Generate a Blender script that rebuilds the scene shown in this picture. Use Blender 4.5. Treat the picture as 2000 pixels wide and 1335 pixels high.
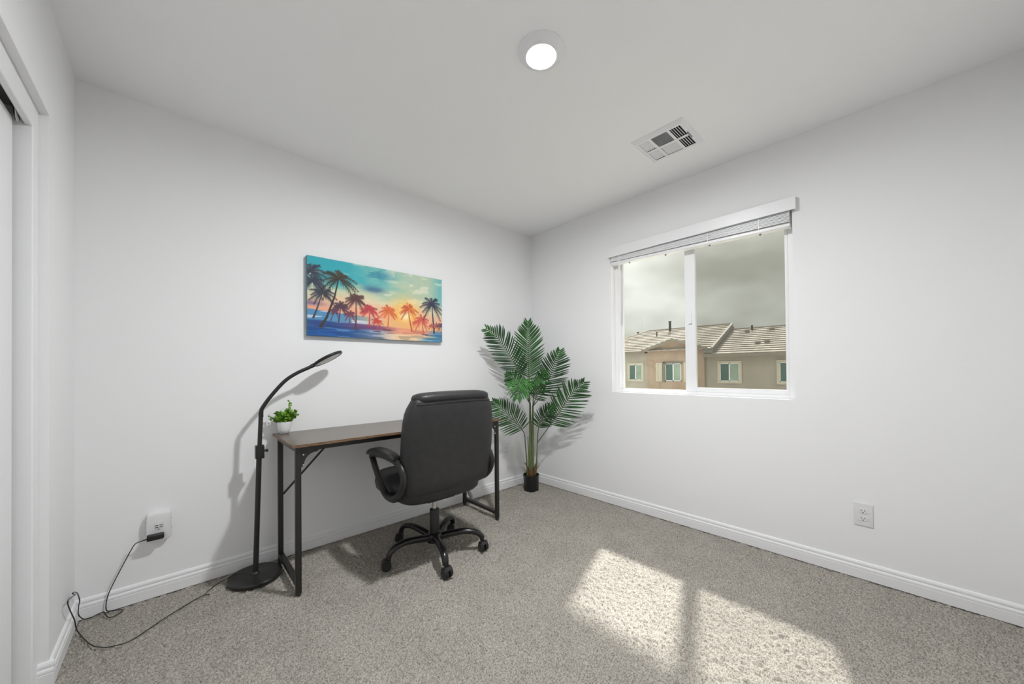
import bpy, bmesh, math, random
import numpy as np
from mathutils import Vector, Matrix
for o in list(bpy.data.objects): bpy.data.objects.remove(o)
scene = bpy.context.scene
COL = scene.collection
PI = math.pi
random.seed(7)

# ------------------------------------------------------------------ camera
cam_d = bpy.data.cameras.new('camera'); cam = bpy.data.objects.new('camera', cam_d); COL.objects.link(cam)
cam_d.sensor_fit = 'HORIZONTAL'; cam_d.sensor_width = 36.0
cam_d.lens = 709.6 / 2000 * 36.0
cam_d.shift_y = 48.3 / 2000
cam_d.clip_start = 0.02; cam_d.clip_end = 400
_r = Vector((0.73234895, -0.68086677, -0.00924457)); _u = Vector((0.00122869, -0.01225503, 0.99992415)); _f = Vector((0.68092842, 0.73230476, 0.00813838))
CAM = Vector((-2.6333, -2.54, 1.1051))
m = Matrix.Identity(4)
for i in range(3):
    m[i][0] = _r[i]; m[i][1] = _u[i]; m[i][2] = -_f[i]; m[i][3] = CAM[i]
cam.matrix_world = m
scene.camera = cam

# ------------------------------------------------------------------ view, sky, sun
scene.view_settings.view_transform = 'Standard'
scene.view_settings.look = 'None'
scene.view_settings.gamma = 1.0
scene.view_settings.use_curve_mapping = False
scene.view_settings.exposure = 0.0
LAMP_STRENGTH = 1060.0
SKY_STRENGTH = 1.0
SUN_STRENGTH = 7.2

world = bpy.data.worlds.new('world'); scene.world = world; world.use_nodes = True
wn = world.node_tree.nodes; wl = world.node_tree.links; wn.clear()
w_out = wn.new('ShaderNodeOutputWorld'); w_bg = wn.new('ShaderNodeBackground')
w_tc = wn.new('ShaderNodeTexCoord'); w_map = wn.new('ShaderNodeMapping'); w_no = wn.new('ShaderNodeTexNoise'); w_cr = wn.new('ShaderNodeValToRGB')
w_map.inputs['Scale'].default_value = (1.6, 3.2, 5.5); w_map.inputs['Location'].default_value = (0.3, 0.35, 0.2)
w_no.inputs['Scale'].default_value = 1.2; w_no.inputs['Detail'].default_value = 3; w_no.inputs['Roughness'].default_value = 0.5
w_cr.color_ramp.elements[0].position = 0.33; w_cr.color_ramp.elements[0].color = (0.40, 0.40, 0.36, 1)
w_cr.color_ramp.elements[1].position = 0.62; w_cr.color_ramp.elements[1].color = (0.70, 0.71, 0.67, 1)
w_bg.inputs['Strength'].default_value = SKY_STRENGTH
wl.new(w_tc.outputs['Generated'], w_map.inputs['Vector']); wl.new(w_map.outputs['Vector'], w_no.inputs['Vector'])
# overcast sky: three times as bright overhead as at the horizon
w_sx = wn.new('ShaderNodeSeparateXYZ'); w_ma = wn.new('ShaderNodeMath'); w_ma.operation = 'MULTIPLY_ADD'; w_mx = wn.new('ShaderNodeMath'); w_mx.operation = 'MAXIMUM'
w_ml = wn.new('ShaderNodeMath'); w_ml.operation = 'MULTIPLY'; w_ml.inputs[1].default_value = SKY_STRENGTH
w_mx.inputs[1].default_value = 0.0; w_ma.inputs[1].default_value = 2.0; w_ma.inputs[2].default_value = 1.0
wl.new(w_tc.outputs['Generated'], w_sx.inputs['Vector']); wl.new(w_sx.outputs['Z'], w_mx.inputs[0]); wl.new(w_mx.outputs[0], w_ma.inputs[0]); wl.new(w_ma.outputs[0], w_ml.inputs[0]); wl.new(w_ml.outputs[0], w_bg.inputs['Strength'])
wl.new(w_no.outputs['Fac'], w_cr.inputs['Fac']); wl.new(w_cr.outputs['Color'], w_bg.inputs['Color']); wl.new(w_bg.outputs['Background'], w_out.inputs['Surface'])

sun_d = bpy.data.lights.new('sun', 'SUN'); sun = bpy.data.objects.new('sun', sun_d); COL.objects.link(sun)
sun_d.energy = SUN_STRENGTH; sun_d.angle = math.radians(2.2); sun_d.color = (1.0, 0.985, 0.965)
sun.rotation_euler = Vector((1.0, 0.355, 1.32)).to_track_quat('Z', 'Y').to_euler()
sun.location = (6, 2.3, 7.6)

# ------------------------------------------------------------------ helpers
def tag(o, label=None, cat=None, group=None, kind=None):
    if label: o['label'] = label
    if cat: o['category'] = cat
    if group: o['group'] = group
    if kind: o['kind'] = kind
    return o

def empty(name, loc=(0, 0, 0), rz=0.0):
    o = bpy.data.objects.new(name, None); COL.objects.link(o)
    o.location = loc; o.rotation_euler = (0, 0, rz); o.empty_display_size = 0.05
    return o

def obj(name, bm, mat, parent=None, smooth=None):
    me = bpy.data.meshes.new(name)
    bmesh.ops.recalc_face_normals(bm, faces=bm.faces[:])
    bm.to_mesh(me); bm.free()
    if mat: me.materials.append(mat)
    if smooth is not None:
        me.polygons.foreach_set('use_smooth', [True] * len(me.polygons))
        if smooth < 180:
            try: me.set_sharp_from_angle(angle=math.radians(smooth))
            except Exception: pass
    o = bpy.data.objects.new(name, me); COL.objects.link(o)
    if parent: o.parent = parent
    return o

def copy_obj(o, parent, M=None):
    c = o.copy(); COL.objects.link(c); c.parent = parent
    if M is not None: c.matrix_local = M
    return c

def box(bm, x0, x1, y0, y1, z0, z1, bev=0.0, seg=2):
    r = bmesh.ops.create_cube(bm, size=1.0)
    vs = r['verts']
    for v in vs:
        v.co = Vector(((x0 + x1) / 2 + v.co.x * (x1 - x0), (y0 + y1) / 2 + v.co.y * (y1 - y0), (z0 + z1) / 2 + v.co.z * (z1 - z0)))
    if bev > 0:
        es = list({e for v in vs for e in v.link_edges})
        bmesh.ops.bevel(bm, geom=es, offset=bev, segments=seg, affect='EDGES', profile=0.7)
    return vs

def B(x0, x1, y0, y1, z0, z1, bev=0.0, seg=2):
    bm = bmesh.new(); box(bm, x0, x1, y0, y1, z0, z1, bev, seg); return bm

def loft(bm, rings, cap=True):
    vr = [[bm.verts.new(p) for p in r] for r in rings]
    n = len(vr[0])
    for a, b in zip(vr[:-1], vr[1:]):
        for i in range(n):
            bm.faces.new((a[i], a[(i + 1) % n], b[(i + 1) % n], b[i]))
    if cap:
        bm.faces.new(vr[0][::-1]); bm.faces.new(vr[-1])
    return vr

def sring(cx, cy, z, a, b, n=4.0, k=32):
    out = []
    for i in range(k):
        t = 2 * PI * i / k
        c, s = math.cos(t), math.sin(t)
        out.append(Vector((cx + a * math.copysign(abs(c) ** (2 / n), c), cy + b * math.copysign(abs(s) ** (2 / n), s), z)))
    return out

def lathe(bm, prof, cx=0, cy=0, k=32, cap=True):
    return loft(bm, [[Vector((cx + r * math.cos(2 * PI * i / k), cy + r * math.sin(2 * PI * i / k), z)) for i in range(k)] for r, z in prof], cap)

def smooth_path(pts, n):
    P = [Vector(p) for p in pts]; P = [P[0] * 2 - P[1]] + P + [P[-1] * 2 - P[-2]]
    out = []
    for i in range(1, len(P) - 2):
        for j in range(n):
            t = j / n
            a, b, c, d = P[i - 1], P[i], P[i + 1], P[i + 2]
            out.append(0.5 * ((2 * b) + (c - a) * t + (2 * a - 5 * b + 4 * c - d) * t * t + (3 * b - a - 3 * c + d) * t ** 3))
    out.append(P[-2].copy())
    return out

def tube(bm, pts, rad, k=10, cap=True, flat=1.0, up=None):
    P = [Vector(p) for p in pts]; n = len(P)
    R = rad if isinstance(rad, (list, tuple)) else [rad] * n
    T = [(P[min(i + 1, n - 1)] - P[max(i - 1, 0)]).normalized() for i in range(n)]
    ref = Vector(up) if up else (Vector((0, 0, 1)) if abs(T[0].z) < 0.9 else Vector((0, 1, 0)))
    u = (ref - T[0] * ref.dot(T[0])).normalized()
    rings = []
    for i in range(n):
        u = (u - T[i] * u.dot(T[i])).normalized(); v = T[i].cross(u)
        rings.append([P[i] + u * (math.cos(2 * PI * j / k) * R[i]) + v * (math.sin(2 * PI * j / k) * R[i] * flat) for j in range(k)])
    return loft(bm, rings, cap)

def bar(bm, a, b, w, h=None):
    """square bar between two points"""
    h = h or w
    a, b = Vector(a), Vector(b); t = (b - a).normalized()
    ref = Vector((0, 1, 0)) if abs(t.y) < 0.9 else Vector((1, 0, 0))
    u = (ref - t * ref.dot(t)).normalized(); v = t.cross(u)
    loft(bm, [[p + u * (w / 2 * sx) + v * (h / 2 * sy) for sx, sy in ((-1, -1), (1, -1), (1, 1), (-1, 1))] for p in (a, b)])

# ------------------------------------------------------------------ materials
def mat(name, col, rough=0.5, metal=0.0, bump=0.0, bscale=60.0, var=0.0, vscale=8.0, spec=None, col2=None, stretch=None):
    mt = bpy.data.materials.new(name); mt.use_nodes = True
    N, L = mt.node_tree.nodes, mt.node_tree.links
    p = N['Principled BSDF']
    p.inputs['Roughness'].default_value = rough; p.inputs['Metallic'].default_value = metal
    if spec is not None: p.inputs['Specular IOR Level'].default_value = spec
    c = (*col, 1.0)
    tc = N.new('ShaderNodeTexCoord'); src = tc.outputs['Object']
    if stretch:
        mp = N.new('ShaderNodeMapping'); mp.inputs['Scale'].default_value = stretch; L.new(src, mp.inputs['Vector']); src = mp.outputs['Vector']
    if var > 0 or col2:
        no = N.new('ShaderNodeTexNoise'); no.inputs['Scale'].default_value = vscale; no.inputs['Detail'].default_value = 6
        L.new(src, no.inputs['Vector'])
        cr = N.new('ShaderNodeValToRGB')
        c2 = (*col2, 1.0) if col2 else tuple(min(1, x * (1 + var)) for x in col) + (1.0,)
        c1 = c if col2 else tuple(x * (1 - var) for x in col) + (1.0,)
        cr.color_ramp.elements[0].position = 0.35; cr.color_ramp.elements[1].position = 0.65
        cr.color_ramp.elements[0].color = c1; cr.color_ramp.elements[1].color = c2
        L.new(no.outputs['Fac'], cr.inputs['Fac']); L.new(cr.outputs['Color'], p.inputs['Base Color'])
    else:
        p.inputs['Base Color'].default_value = c
    if bump > 0:
        nb = N.new('ShaderNodeTexNoise'); nb.inputs['Scale'].default_value = bscale; nb.inputs['Detail'].default_value = 4
        L.new(src, nb.inputs['Vector'])
        bp = N.new('ShaderNodeBump'); bp.inputs['Strength'].default_value = bump; bp.inputs['Distance'].default_value = 0.002
        L.new(nb.outputs['Fac'], bp.inputs['Height']); L.new(bp.outputs['Normal'], p.inputs['Normal'])
    return mt

M_WALL = mat('wall_paint', (0.90, 0.90, 0.905), 0.75, bump=0.10, bscale=120)
M_CEIL = mat('ceiling_paint', (0.95, 0.95, 0.95), 0.85, bump=0.10, bscale=120)
M_TRIM = mat('trim_paint', (0.90, 0.90, 0.91), 0.4)
M_VINYL = mat('white_vinyl', (0.88, 0.88, 0.89), 0.35)
M_PLATE = mat('white_plastic', (0.79, 0.79, 0.79), 0.35)
M_SLOT = mat('slot_dark', (0.02, 0.02, 0.02), 0.6)
M_BLACK = mat('black_plastic', (0.012, 0.012, 0.012), 0.38)
M_BMETAL = mat('black_metal', (0.016, 0.016, 0.013), 0.42, bump=0.04, bscale=400)
M_LEATHER = mat('black_leather', (0.021, 0.021, 0.022), 0.46, bump=0.18, bscale=420, var=0.12, vscale=30)
M_GLOSSB = mat('gloss_black', (0.010, 0.010, 0.010), 0.22)
M_CHROME = mat('chrome', (0.6, 0.6, 0.6), 0.2, metal=1.0)
M_GREY = mat('grey_plastic', (0.25, 0.26, 0.26), 0.4)
M_WOOD = mat('rustic_wood', (0.075, 0.055, 0.038), 0.24, col2=(0.150, 0.112, 0.080), vscale=5.0, stretch=(1.2, 14, 14), bump=0.05, bscale=20)
M_EDGE = mat('wood_edge', (0.10, 0.055, 0.030), 0.5, col2=(0.28, 0.16, 0.085), vscale=14.0, stretch=(1.5, 4, 20))
M_POTB = mat('nursery_pot', (0.010, 0.011, 0.010), 0.35)
M_SOIL = mat('soil', (0.02, 0.015, 0.01), 0.9, bump=0.6, bscale=200)
M_STEM = mat('palm_stem', (0.10, 0.15, 0.05), 0.5, col2=(0.16, 0.20, 0.08), vscale=10, stretch=(6, 6, 1))
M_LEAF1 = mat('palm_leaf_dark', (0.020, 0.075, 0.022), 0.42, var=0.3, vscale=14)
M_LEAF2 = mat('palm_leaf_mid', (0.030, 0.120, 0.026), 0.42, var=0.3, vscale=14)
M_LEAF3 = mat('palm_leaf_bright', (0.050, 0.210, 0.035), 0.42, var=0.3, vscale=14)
M_HUSK = mat('palm_husk', (0.12, 0.055, 0.02), 0.7, col2=(0.27, 0.14, 0.06), vscale=20, stretch=(4, 4, 1))
M_SHRUB = mat('shrub_leaf', (0.05, 0.22, 0.010), 0.4, col2=(0.26, 0.48, 0.03), vscale=38)
M_CERAM = mat('white_ceramic', (0.82, 0.82, 0.83), 0.25)
M_DUCT_SHADE = mat('duct_shade', (0.03, 0.03, 0.03), 0.8)
M_CANVAS = mat('canvas_side', (0.12, 0.25, 0.32), 0.7)
M_STUC1 = mat('stucco_tan', (0.49, 0.46, 0.395), 0.9, bump=0.3, bscale=8, var=0.06, vscale=1.5)
M_STUC2 = mat('stucco_clay', (0.46, 0.355, 0.275), 0.9, bump=0.3, bscale=8, var=0.07, vscale=1.5)
M_STUC3 = mat('stucco_taupe', (0.42, 0.385, 0.325), 0.9, bump=0.3, bscale=8, var=0.07, vscale=1.5)
M_EXTRIM = mat('house_trim', (0.62, 0.57, 0.46), 0.8)
M_FASCIA = mat('house_fascia', (0.27, 0.245, 0.20), 0.8)
M_RAKE = mat('house_rake', (0.22, 0.22, 0.20), 0.8)
M_TILE = mat('roof_tile', (0.33, 0.29, 0.25), 0.85, col2=(0.46, 0.42, 0.37), vscale=2.5)
M_PIPE = mat('vent_pipe', (0.06, 0.055, 0.045), 0.7)
M_PANE = mat('house_pane', (0.10, 0.17, 0.15), 0.12)
M_PANE2 = mat('house_pane_curtain', (0.33, 0.42, 0.35), 0.3, var=0.1, vscale=2)
M_GROUND = mat('gravel_ground', (0.58, 0.55, 0.50), 0.95, var=0.15, vscale=3)
M_DIFF = mat('lamp_diffuser', (0.62, 0.61, 0.57), 0.4)

def emission(name, col, s):
    mt = bpy.data.materials.new(name); mt.use_nodes = True
    N, L = mt.node_tree.nodes, mt.node_tree.links; N.clear()
    e = N.new('ShaderNodeEmission'); e.inputs['Color'].default_value = (*col, 1); e.inputs['Strength'].default_value = s
    o = N.new('ShaderNodeOutputMaterial'); L.new(e.outputs[0], o.inputs['Surface'])
    return mt

def clear_mix(name, tint, other, fac, rough=0.02):
    """transparent sheet mixed with a share of a real surface"""
    mt = bpy.data.materials.new(name); mt.use_nodes = True
    N, L = mt.node_tree.nodes, mt.node_tree.links; N.clear()
    t = N.new('ShaderNodeBsdfTransparent'); t.inputs['Color'].default_value = (*tint, 1)
    if other == 'gloss':
        g = N.new('ShaderNodeBsdfGlossy'); g.inputs['Roughness'].default_value = rough
    else:
        g = N.new('ShaderNodeBsdfDiffuse'); g.inputs['Color'].default_value = (*other, 1)
    mx = N.new('ShaderNodeMixShader'); o = N.new('ShaderNodeOutputMaterial')
    mx.inputs['Fac'].default_value = fac
    L.new(t.outputs[0], mx.inputs[1]); L.new(g.outputs[0], mx.inputs[2]); L.new(mx.outputs[0], o.inputs['Surface'])
    return mt
M_GLASS = clear_mix('window_glass', (0.97, 0.98, 0.96), 'gloss', 0.03)
M_SCREEN = clear_mix('insect_mesh', (0.83, 0.83, 0.82), 'gloss', 0.0, 0.3)

def carpet_mat():
    mt = bpy.data.materials.new('carpet'); mt.use_nodes = True
    N, L = mt.node_tree.nodes, mt.node_tree.links; p = N['Principled BSDF']
    p.inputs['Roughness'].default_value = 0.95; p.inputs['Specular IOR Level'].default_value = 0.1
    tc = N.new('ShaderNodeTexCoord')
    n1 = N.new('ShaderNodeTexNoise'); n1.inputs['Scale'].default_value = 180; n1.inputs['Detail'].default_value = 4; n1.inputs['Roughness'].default_value = 0.7
    n2 = N.new('ShaderNodeTexNoise'); n2.inputs['Scale'].default_value = 5; n2.inputs['Detail'].default_value = 3
    L.new(tc.outputs['Object'], n1.inputs['Vector']); L.new(tc.outputs['Object'], n2.inputs['Vector'])
    cr = N.new('ShaderNodeValToRGB')
    cr.color_ramp.elements[0].position = 0.36; cr.color_ramp.elements[0].color = (0.165, 0.148, 0.126, 1)
    cr.color_ramp.elements[1].position = 0.58; cr.color_ramp.elements[1].color = (0.49, 0.458, 0.408, 1)
    L.new(n1.outputs['Fac'], cr.inputs['Fac'])
    mr = N.new('ShaderNodeMapRange'); mr.inputs['From Min'].default_value = 0.3; mr.inputs['From Max'].default_value = 0.7
    mr.inputs['To Min'].default_value = 0.93; mr.inputs['To Max'].default_value = 1.07
    L.new(n2.outputs['Fac'], mr.inputs['Value'])
    mul = N.new('ShaderNodeMix'); mul.data_type = 'RGBA'; mul.blend_type = 'MULTIPLY'; mul.inputs['Factor'].default_value = 1.0
    L.new(cr.outputs['Color'], mul.inputs['A']); L.new(mr.outputs['Result'], mul.inputs['B']); L.new(mul.outputs['Result'], p.inputs['Base Color'])
    bp = N.new('ShaderNodeBump'); bp.inputs['Strength'].default_value = 0.5; bp.inputs['Distance'].default_value = 0.004
    L.new(n1.outputs['Fac'], bp.inputs['Height']); L.new(bp.outputs['Normal'], p.inputs['Normal'])
    return mt
M_CARPET = carpet_mat()

# ------------------------------------------------------------------ room shell
H = 2.44; XL = -2.961; YF = -3.06
WY0, WY1, WZ0, WZ1 = -2.112, -0.912, 0.915, 2.072      # window opening
def struct(name, bm, mt, parent=None, label=None, smooth=None):
    o = obj(name, bm, mt, parent, smooth)
    if not parent: o['kind'] = 'structure'
    if label: o['label'] = label
    return o

# carpet: a fine grid of uneven pile
def carpet():
    x0, x1, y0, y1, st = XL - 0.09, 0.0, YF, 0.0, 0.0048
    nx, ny = int((x1 - x0) / st), int((y1 - y0) / st)
    rng = np.random.default_rng(3)
    X, Y = np.meshgrid(np.linspace(x0, x1, nx), np.linspace(y0, y1, ny))
    J = rng.uniform(-1, 1, (3, ny, nx))
    Z = J[2] * 0.0042
    k = J[2].copy()
    for ax in (0, 1): k = (np.roll(k, 1, ax) + k + np.roll(k, -1, ax)) / 3
    Z = Z * 0.6 + k * 0.012 - 0.0055
    X = X + J[0] * 0.0016; Y = Y + J[1] * 0.0016
    X[:, 0] = x0; X[:, -1] = x1; Y[0, :] = y0; Y[-1, :] = y1
    co = np.stack([X, Y, Z], -1).reshape(-1, 3).astype(np.float32)
    idx = np.arange(nx * ny).reshape(ny, nx)
    q = np.stack([idx[:-1, :-1], idx[:-1, 1:], idx[1:, 1:], idx[1:, :-1]], -1).reshape(-1, 4)
    me = bpy.data.meshes.new('floor')
    me.vertices.add(len(co)); me.vertices.foreach_set('co', co.ravel())
    me.loops.add(q.size); me.loops.foreach_set('vertex_index', q.ravel().astype(np.int32))
    me.polygons.add(len(q)); me.polygons.foreach_set('loop_start', np.arange(0, q.size, 4, dtype=np.int32))
    me.polygons.foreach_set('use_smooth', np.ones(len(q), dtype=bool))
    me.update(); me.validate()
    me.materials.append(M_CARPET)
    o = bpy.data.objects.new('floor', me); COL.objects.link(o)
    tag(o, 'grey beige cut pile carpet over the whole room floor', kind='structure')
carpet()
struct('subfloor', B(XL - 0.8, 0.14, YF - 0.1, 0.12, -0.16, -0.02), M_CEIL)
struct('ceiling', B(XL - 0.8, 0.14, YF - 0.1, 0.12, H, H + 0.12), M_CEIL, label='plain white painted ceiling')
struct('wall_back', B(XL - 0.8, 0.14, 0.0, 0.12, -0.02, H), M_WALL, label='white wall behind the desk and the canvas print')
bm = bmesh.new()
box(bm, 0, 0.14, YF - 0.1, WY0, -0.02, H); box(bm, 0, 0.14, WY1, 0.0, -0.02, H)
box(bm, 0, 0.14, WY0, WY1, -0.02, WZ0); box(bm, 0, 0.14, WY0, WY1, WZ1, H)
struct('wall_right', bm, M_WALL, label='white wall with the sliding window')
struct('wall_front', B(XL - 0.8, 0.14, YF - 0.1, YF, -0.02, H), M_WALL)
CY0, CY1, CZ = -2.30, -0.46, 2.033                       # closet opening
bm = bmesh.new()
box(bm, XL - 0.11, XL, CY1, 0.0, -0.02, H); box(bm, XL - 0.11, XL, YF, CY0, -0.02, H); box(bm, XL - 0.11, XL, CY0, CY1, CZ, H)
struct('wall_left', bm, M_WALL, label='white wall around the closet opening')
struct('wall_closet', B(XL - 0.8, XL - 0.7, YF, 0.0, -0.02, H), M_WALL)
# closet jamb and header boards, set back in the opening
bm = bmesh.new()
box(bm, -3.06, -2.985, -0.527, CY1, 0.0, CZ, 0.003, 1)
struct('trim_1', bm, M_TRIM, label='white jamb board at the end of the closet opening')
bm = bmesh.new()
box(bm, -3.004, -2.985, CY0, -0.527, 1.95, CZ, 0.003, 1)
struct('trim_2', bm, M_TRIM, label='white header board over the closet doors')
bm = bmesh.new(); box(bm, -3.10, -3.006, CY0, -0.528, 2.0, CZ)
t = struct('track_1', bm, M_GREY, label='grey metal sliding track above the closet doors')
d = empty('door_1', (0, 0, 0)); tag(d, 'plain white sliding closet door', kind='structure')
obj('panel', B(-3.052, -3.024, -1.50, -0.545, 0.012, 1.955, 0.003, 1), M_TRIM, d)
bm = bmesh.new(); tube(bm, [(-3.016, -0.57, 2.0), (-3.014, -0.565, 1.965), (-3.014, -0.548, 1.95), (-3.016, -0.535, 1.965), (-3.018, -0.53, 2.0)], 0.005, 8)
obj('roller_hanger', bm, M_CHROME, d, 60)
d2 = empty('door_2', (0, 0, 0)); tag(d2, 'second white sliding closet door behind the first', kind='structure')
obj('panel', B(-3.098, -3.07, -2.30, -1.42, 0.012, 1.955, 0.003, 1), M_TRIM, d2)

# baseboards
BB = [(0.0, 0.0), (0.0130, 0.0), (0.0130, 0.046), (0.0118, 0.047), (0.0118, 0.049), (0.0130, 0.051), (0.0130, 0.057), (0.0115, 0.0615), (0.0075, 0.064), (0.0075, 0.068), (0.0095, 0.071), (0.0092, 0.078), (0.006, 0.085), (0.0, 0.088)]
def baseboard(name, a, b, nrm, label):
    a, b, n = Vector(a), Vector(b), Vector(nrm)
    bm = bmesh.new()
    loft(bm, [[p + n * u + Vector((0, 0, z)) for u, z in BB] for p in (a, b)])
    return struct(name, bm, M_TRIM, label=label)
baseboard('baseboard_back', (XL, 0, 0), (0, 0, 0), (0, -1, 0), 'white moulded baseboard along the wall behind the desk')
baseboard('baseboard_right', (0, 0, 0), (0, YF, 0), (-1, 0, 0), 'white moulded baseboard under the window wall')
bl = baseboard('baseboard_left', (XL, 0, 0), (XL, CY1, 0), (1, 0, 0), 'short white moulded baseboard beside the closet')
bm = bmesh.new(); loft(bm, [[Vector((x, CY1 - u, z)) for u, z in BB] for x in (XL + 0.013, -2.985)]); obj('return_end', bm, M_TRIM, bl)

# own eave outside the window
struct('trim_3', B(0.14, 0.705, -6.0, 4.0, 2.60, 2.75), M_FASCIA, label='roof overhang outside above the window')

# ------------------------------------------------------------------ window
w = empty('window_1', (0, 0, 0)); tag(w, 'white vinyl horizontal sliding window', kind='structure')
FX0, FX1 = 0.062, 0.125
bm = bmesh.new()
box(bm, FX0, FX1, WY1 - 0.038, WY1, WZ0, WZ1, 0.002, 1); box(bm, FX0, FX1, WY0, WY0 + 0.034, WZ0, WZ1, 0.002, 1)
box(bm, FX0, FX1, WY0 + 0.034, WY1 - 0.038, WZ0, WZ0 + 0.022, 0.002, 1); box(bm, FX0, FX1, WY0 + 0.034, WY1 - 0.038, WZ1 - 0.03, WZ1, 0.002, 1)
obj('frame', bm, M_VINYL, w)
MY = -1.508
def sash(name, y0, y1, z0, z1, x0, x1, wl, wr, wb, wt):
    bm = bmesh.new()
    box(bm, x0, x1, y1 - wl, y1, z0, z1, 0.002, 1); box(bm, x0, x1, y0, y0 + wr, z0, z1, 0.002, 1)
    box(bm, x0, x1, y0 + wr, y1 - wl, z0, z0 + wb, 0.002, 1); box(bm, x0, x1, y0 + wr, y1 - wl, z1 - wt, z1, 0.002, 1)
    s = obj(name, bm, M_VINYL, w)
    xc = (x0 + x1) / 2
    g = obj('glass_pane', B(xc - 0.002, xc + 0.002, y0 + wr, y1 - wl, z0 + wb, z1 - wt), M_GLASS, s)
    return s
sash('fixed_sash', MY - 0.02, WY1 - 0.038, WZ0 + 0.022, WZ1 - 0.03, 0.096, 0.118, 0.016, 0.03, 0.008, 0.03)
sash('sliding_sash', WY0 + 0.034, MY + 0.034, WZ0 + 0.022, WZ1 - 0.03, 0.066, 0.094, 0.072, 0.016, 0.030, 0.036)
bm = bmesh.new(); box(bm, 0.1215, 0.1225, WY0 + 0.034, MY - 0.02, WZ0 + 0.022, WZ1 - 0.03)
obj('insect_screen', bm, M_SCREEN, w)
obj('latch', B(0.056, 0.066, MY - 0.016, MY + 0.008, 1.42, 1.50, 0.003, 2), M_VINYL, w)

# ------------------------------------------------------------------ blind
bl = empty('window_blind', (0, -1.512, 2.0)); tag(bl, 'white faux wood blind pulled up under a flat valance at the window top', 'blind')
def loc(o, e):   # keep world placement while parented to an offset empty
    o.location = -Vector(e.location); return o
E0 = bl
loc(obj('valance', B(-0.034, -0.024, -2.134, -0.900, 2.012, 2.086, 0.002, 2), M_VINYL, bl), bl)
loc(obj('headrail', B(-0.0, 0.05, -2.105, -0.92, 2.03, 2.07), M_VINYL, bl), bl)
for ya, yb_ in ((-2.134, -2.124), (-0.910, -0.900)):
    loc(obj('valance_return', B(-0.024, 0.0, ya, yb_, 2.013, 2.085), M_VINYL, bl), bl)
NS = 11
for i in range(NS):
    f = i / (NS - 1)
    zl = 2.036 - f * (2.036 - 1.978); zr = 2.030 - f * (2.030 - 1.952)
    j = random.uniform(-0.0015, 0.0015)
    bm = bmesh.new()
    loft(bm, [[Vector((x, y, z + dz)) for x, dz in ((-0.014 + j, 0), (0.011 + j, 0.0015), (0.036 + j, 0), (0.036 + j, 0.0048), (0.011 + j, 0.0060), (-0.014 + j, 0.0048))] for y, z in ((-0.925, zl), (-2.102, zr))])
    loc(obj('slat', bm, M_VINYL, bl), bl)
bm = bmesh.new()
loft(bm, [[Vector((x, y, z + dz)) for x, dz in ((-0.010, -0.020), (0.038, -0.020), (0.040, -0.016), (0.040, -0.004), (0.038, 0), (-0.010, 0), (-0.012, -0.004), (-0.012, -0.016))] for y, z in ((-0.925, 1.974), (-2.102, 1.944))])
loc(obj('bottom_rail', bm, M_VINYL, bl), bl)
bm = bmesh.new(); tube(bm, [(-0.021, -1.002, 2.02), (-0.020, -1.000, 1.80), (-0.020, -0.997, 1.535)], 0.0042, 8)
loc(obj('tilt_wand', bm, M_VINYL, bl, 60), bl)
for yy in (-1.07, -1.36, -1.66, -1.95):
    f = (-0.925 - yy) / 1.177
    bm = bmesh.new(); box(bm, -0.0165, -0.0155, yy - 0.002, yy + 0.002, 1.972 - f * 0.03, 2.03)
    loc(obj('ladder_cord', bm, M_VINYL, bl), bl)
    bm = bmesh.new(); lathe(bm, [(0.002, 1.945 - f * 0.03), (0.006, 1.947 - f * 0.03), (0.006, 1.954 - f * 0.03)], 0.02, yy, 10)
    loc(obj('rail_button', bm, M_GREY, bl), bl)

# ------------------------------------------------------------------ ceiling lamp
lm = empty('ceiling_light', (-1.503, -1.522, H)); tag(lm, 'round white recessed disc light glowing in the ceiling', 'light')
bm = bmesh.new()
lathe(bm, [(0.098, 0.0), (0.098, -0.004), (0.095, -0.007), (0.080, -0.014), (0.070, -0.0245), (0.064, -0.0255), (0.061, -0.0245), (0.061, -0.018), (0.061, 0.0)], 0, 0, 64, False)
obj('trim_ring', bm, M_VINYL, lm, 40)
bm = bmesh.new(); lathe(bm, [(0.0605, -0.0200), (0.0560, -0.0215), (0.040, -0.0228), (0.020, -0.0234), (0.001, -0.0236)], 0, 0, 48)
obj('lens', bm, emission('lamp_lens', (0.97, 0.985, 1.0), LAMP_STRENGTH), lm, 180)

# ------------------------------------------------------------------ ceiling vent
vt = empty('ceiling_vent', (-0.5, -1.61, H)); tag(vt, 'white square metal air register in the ceiling near the window', 'vent')
X0, X1, Y0, Y1 = -0.152, 0.15, -0.15, 0.15
xs = [(-0.116, -0.006), (0.010, 0.116)]; ys = [(0.060, 0.122), (-0.046, 0.046), (-0.121, -0.060)]
bm = bmesh.new()
def frame_cells(bm, xb, yb, z0, z1):
    for i in range(len(xb) - 1):
        for j in range(len(yb) - 1):
            if i % 2 == 1 and j % 2 == 1: continue
            box(bm, xb[i], xb[i + 1], yb[j], yb[j + 1], z0, z1)
frame_cells(bm, [-0.130, xs[0][0], xs[0][1], xs[1][0], xs[1][1], 0.130], [-0.134, ys[2][0], ys[2][1], ys[1][0], ys[1][1], ys[0][0], ys[0][1], 0.134], -0.013, -0.011)
ring = [[(X0, Y0), (X1, Y0), (X1, Y1), (X0, Y1)], [(-0.130, -0.134), (0.130, -0.134), (0.130, 0.134), (-0.130, 0.134)]]
loft(bm, [[Vector((x, y, 0.0)) for x, y in ring[0]], [Vector((x, y, -0.003)) for x, y in ring[0]], [Vector((x, y, -0.0135)) for x, y in ring[1]], [Vector((x, y, -0.0105)) for x, y in ring[1]]], False)
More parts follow.
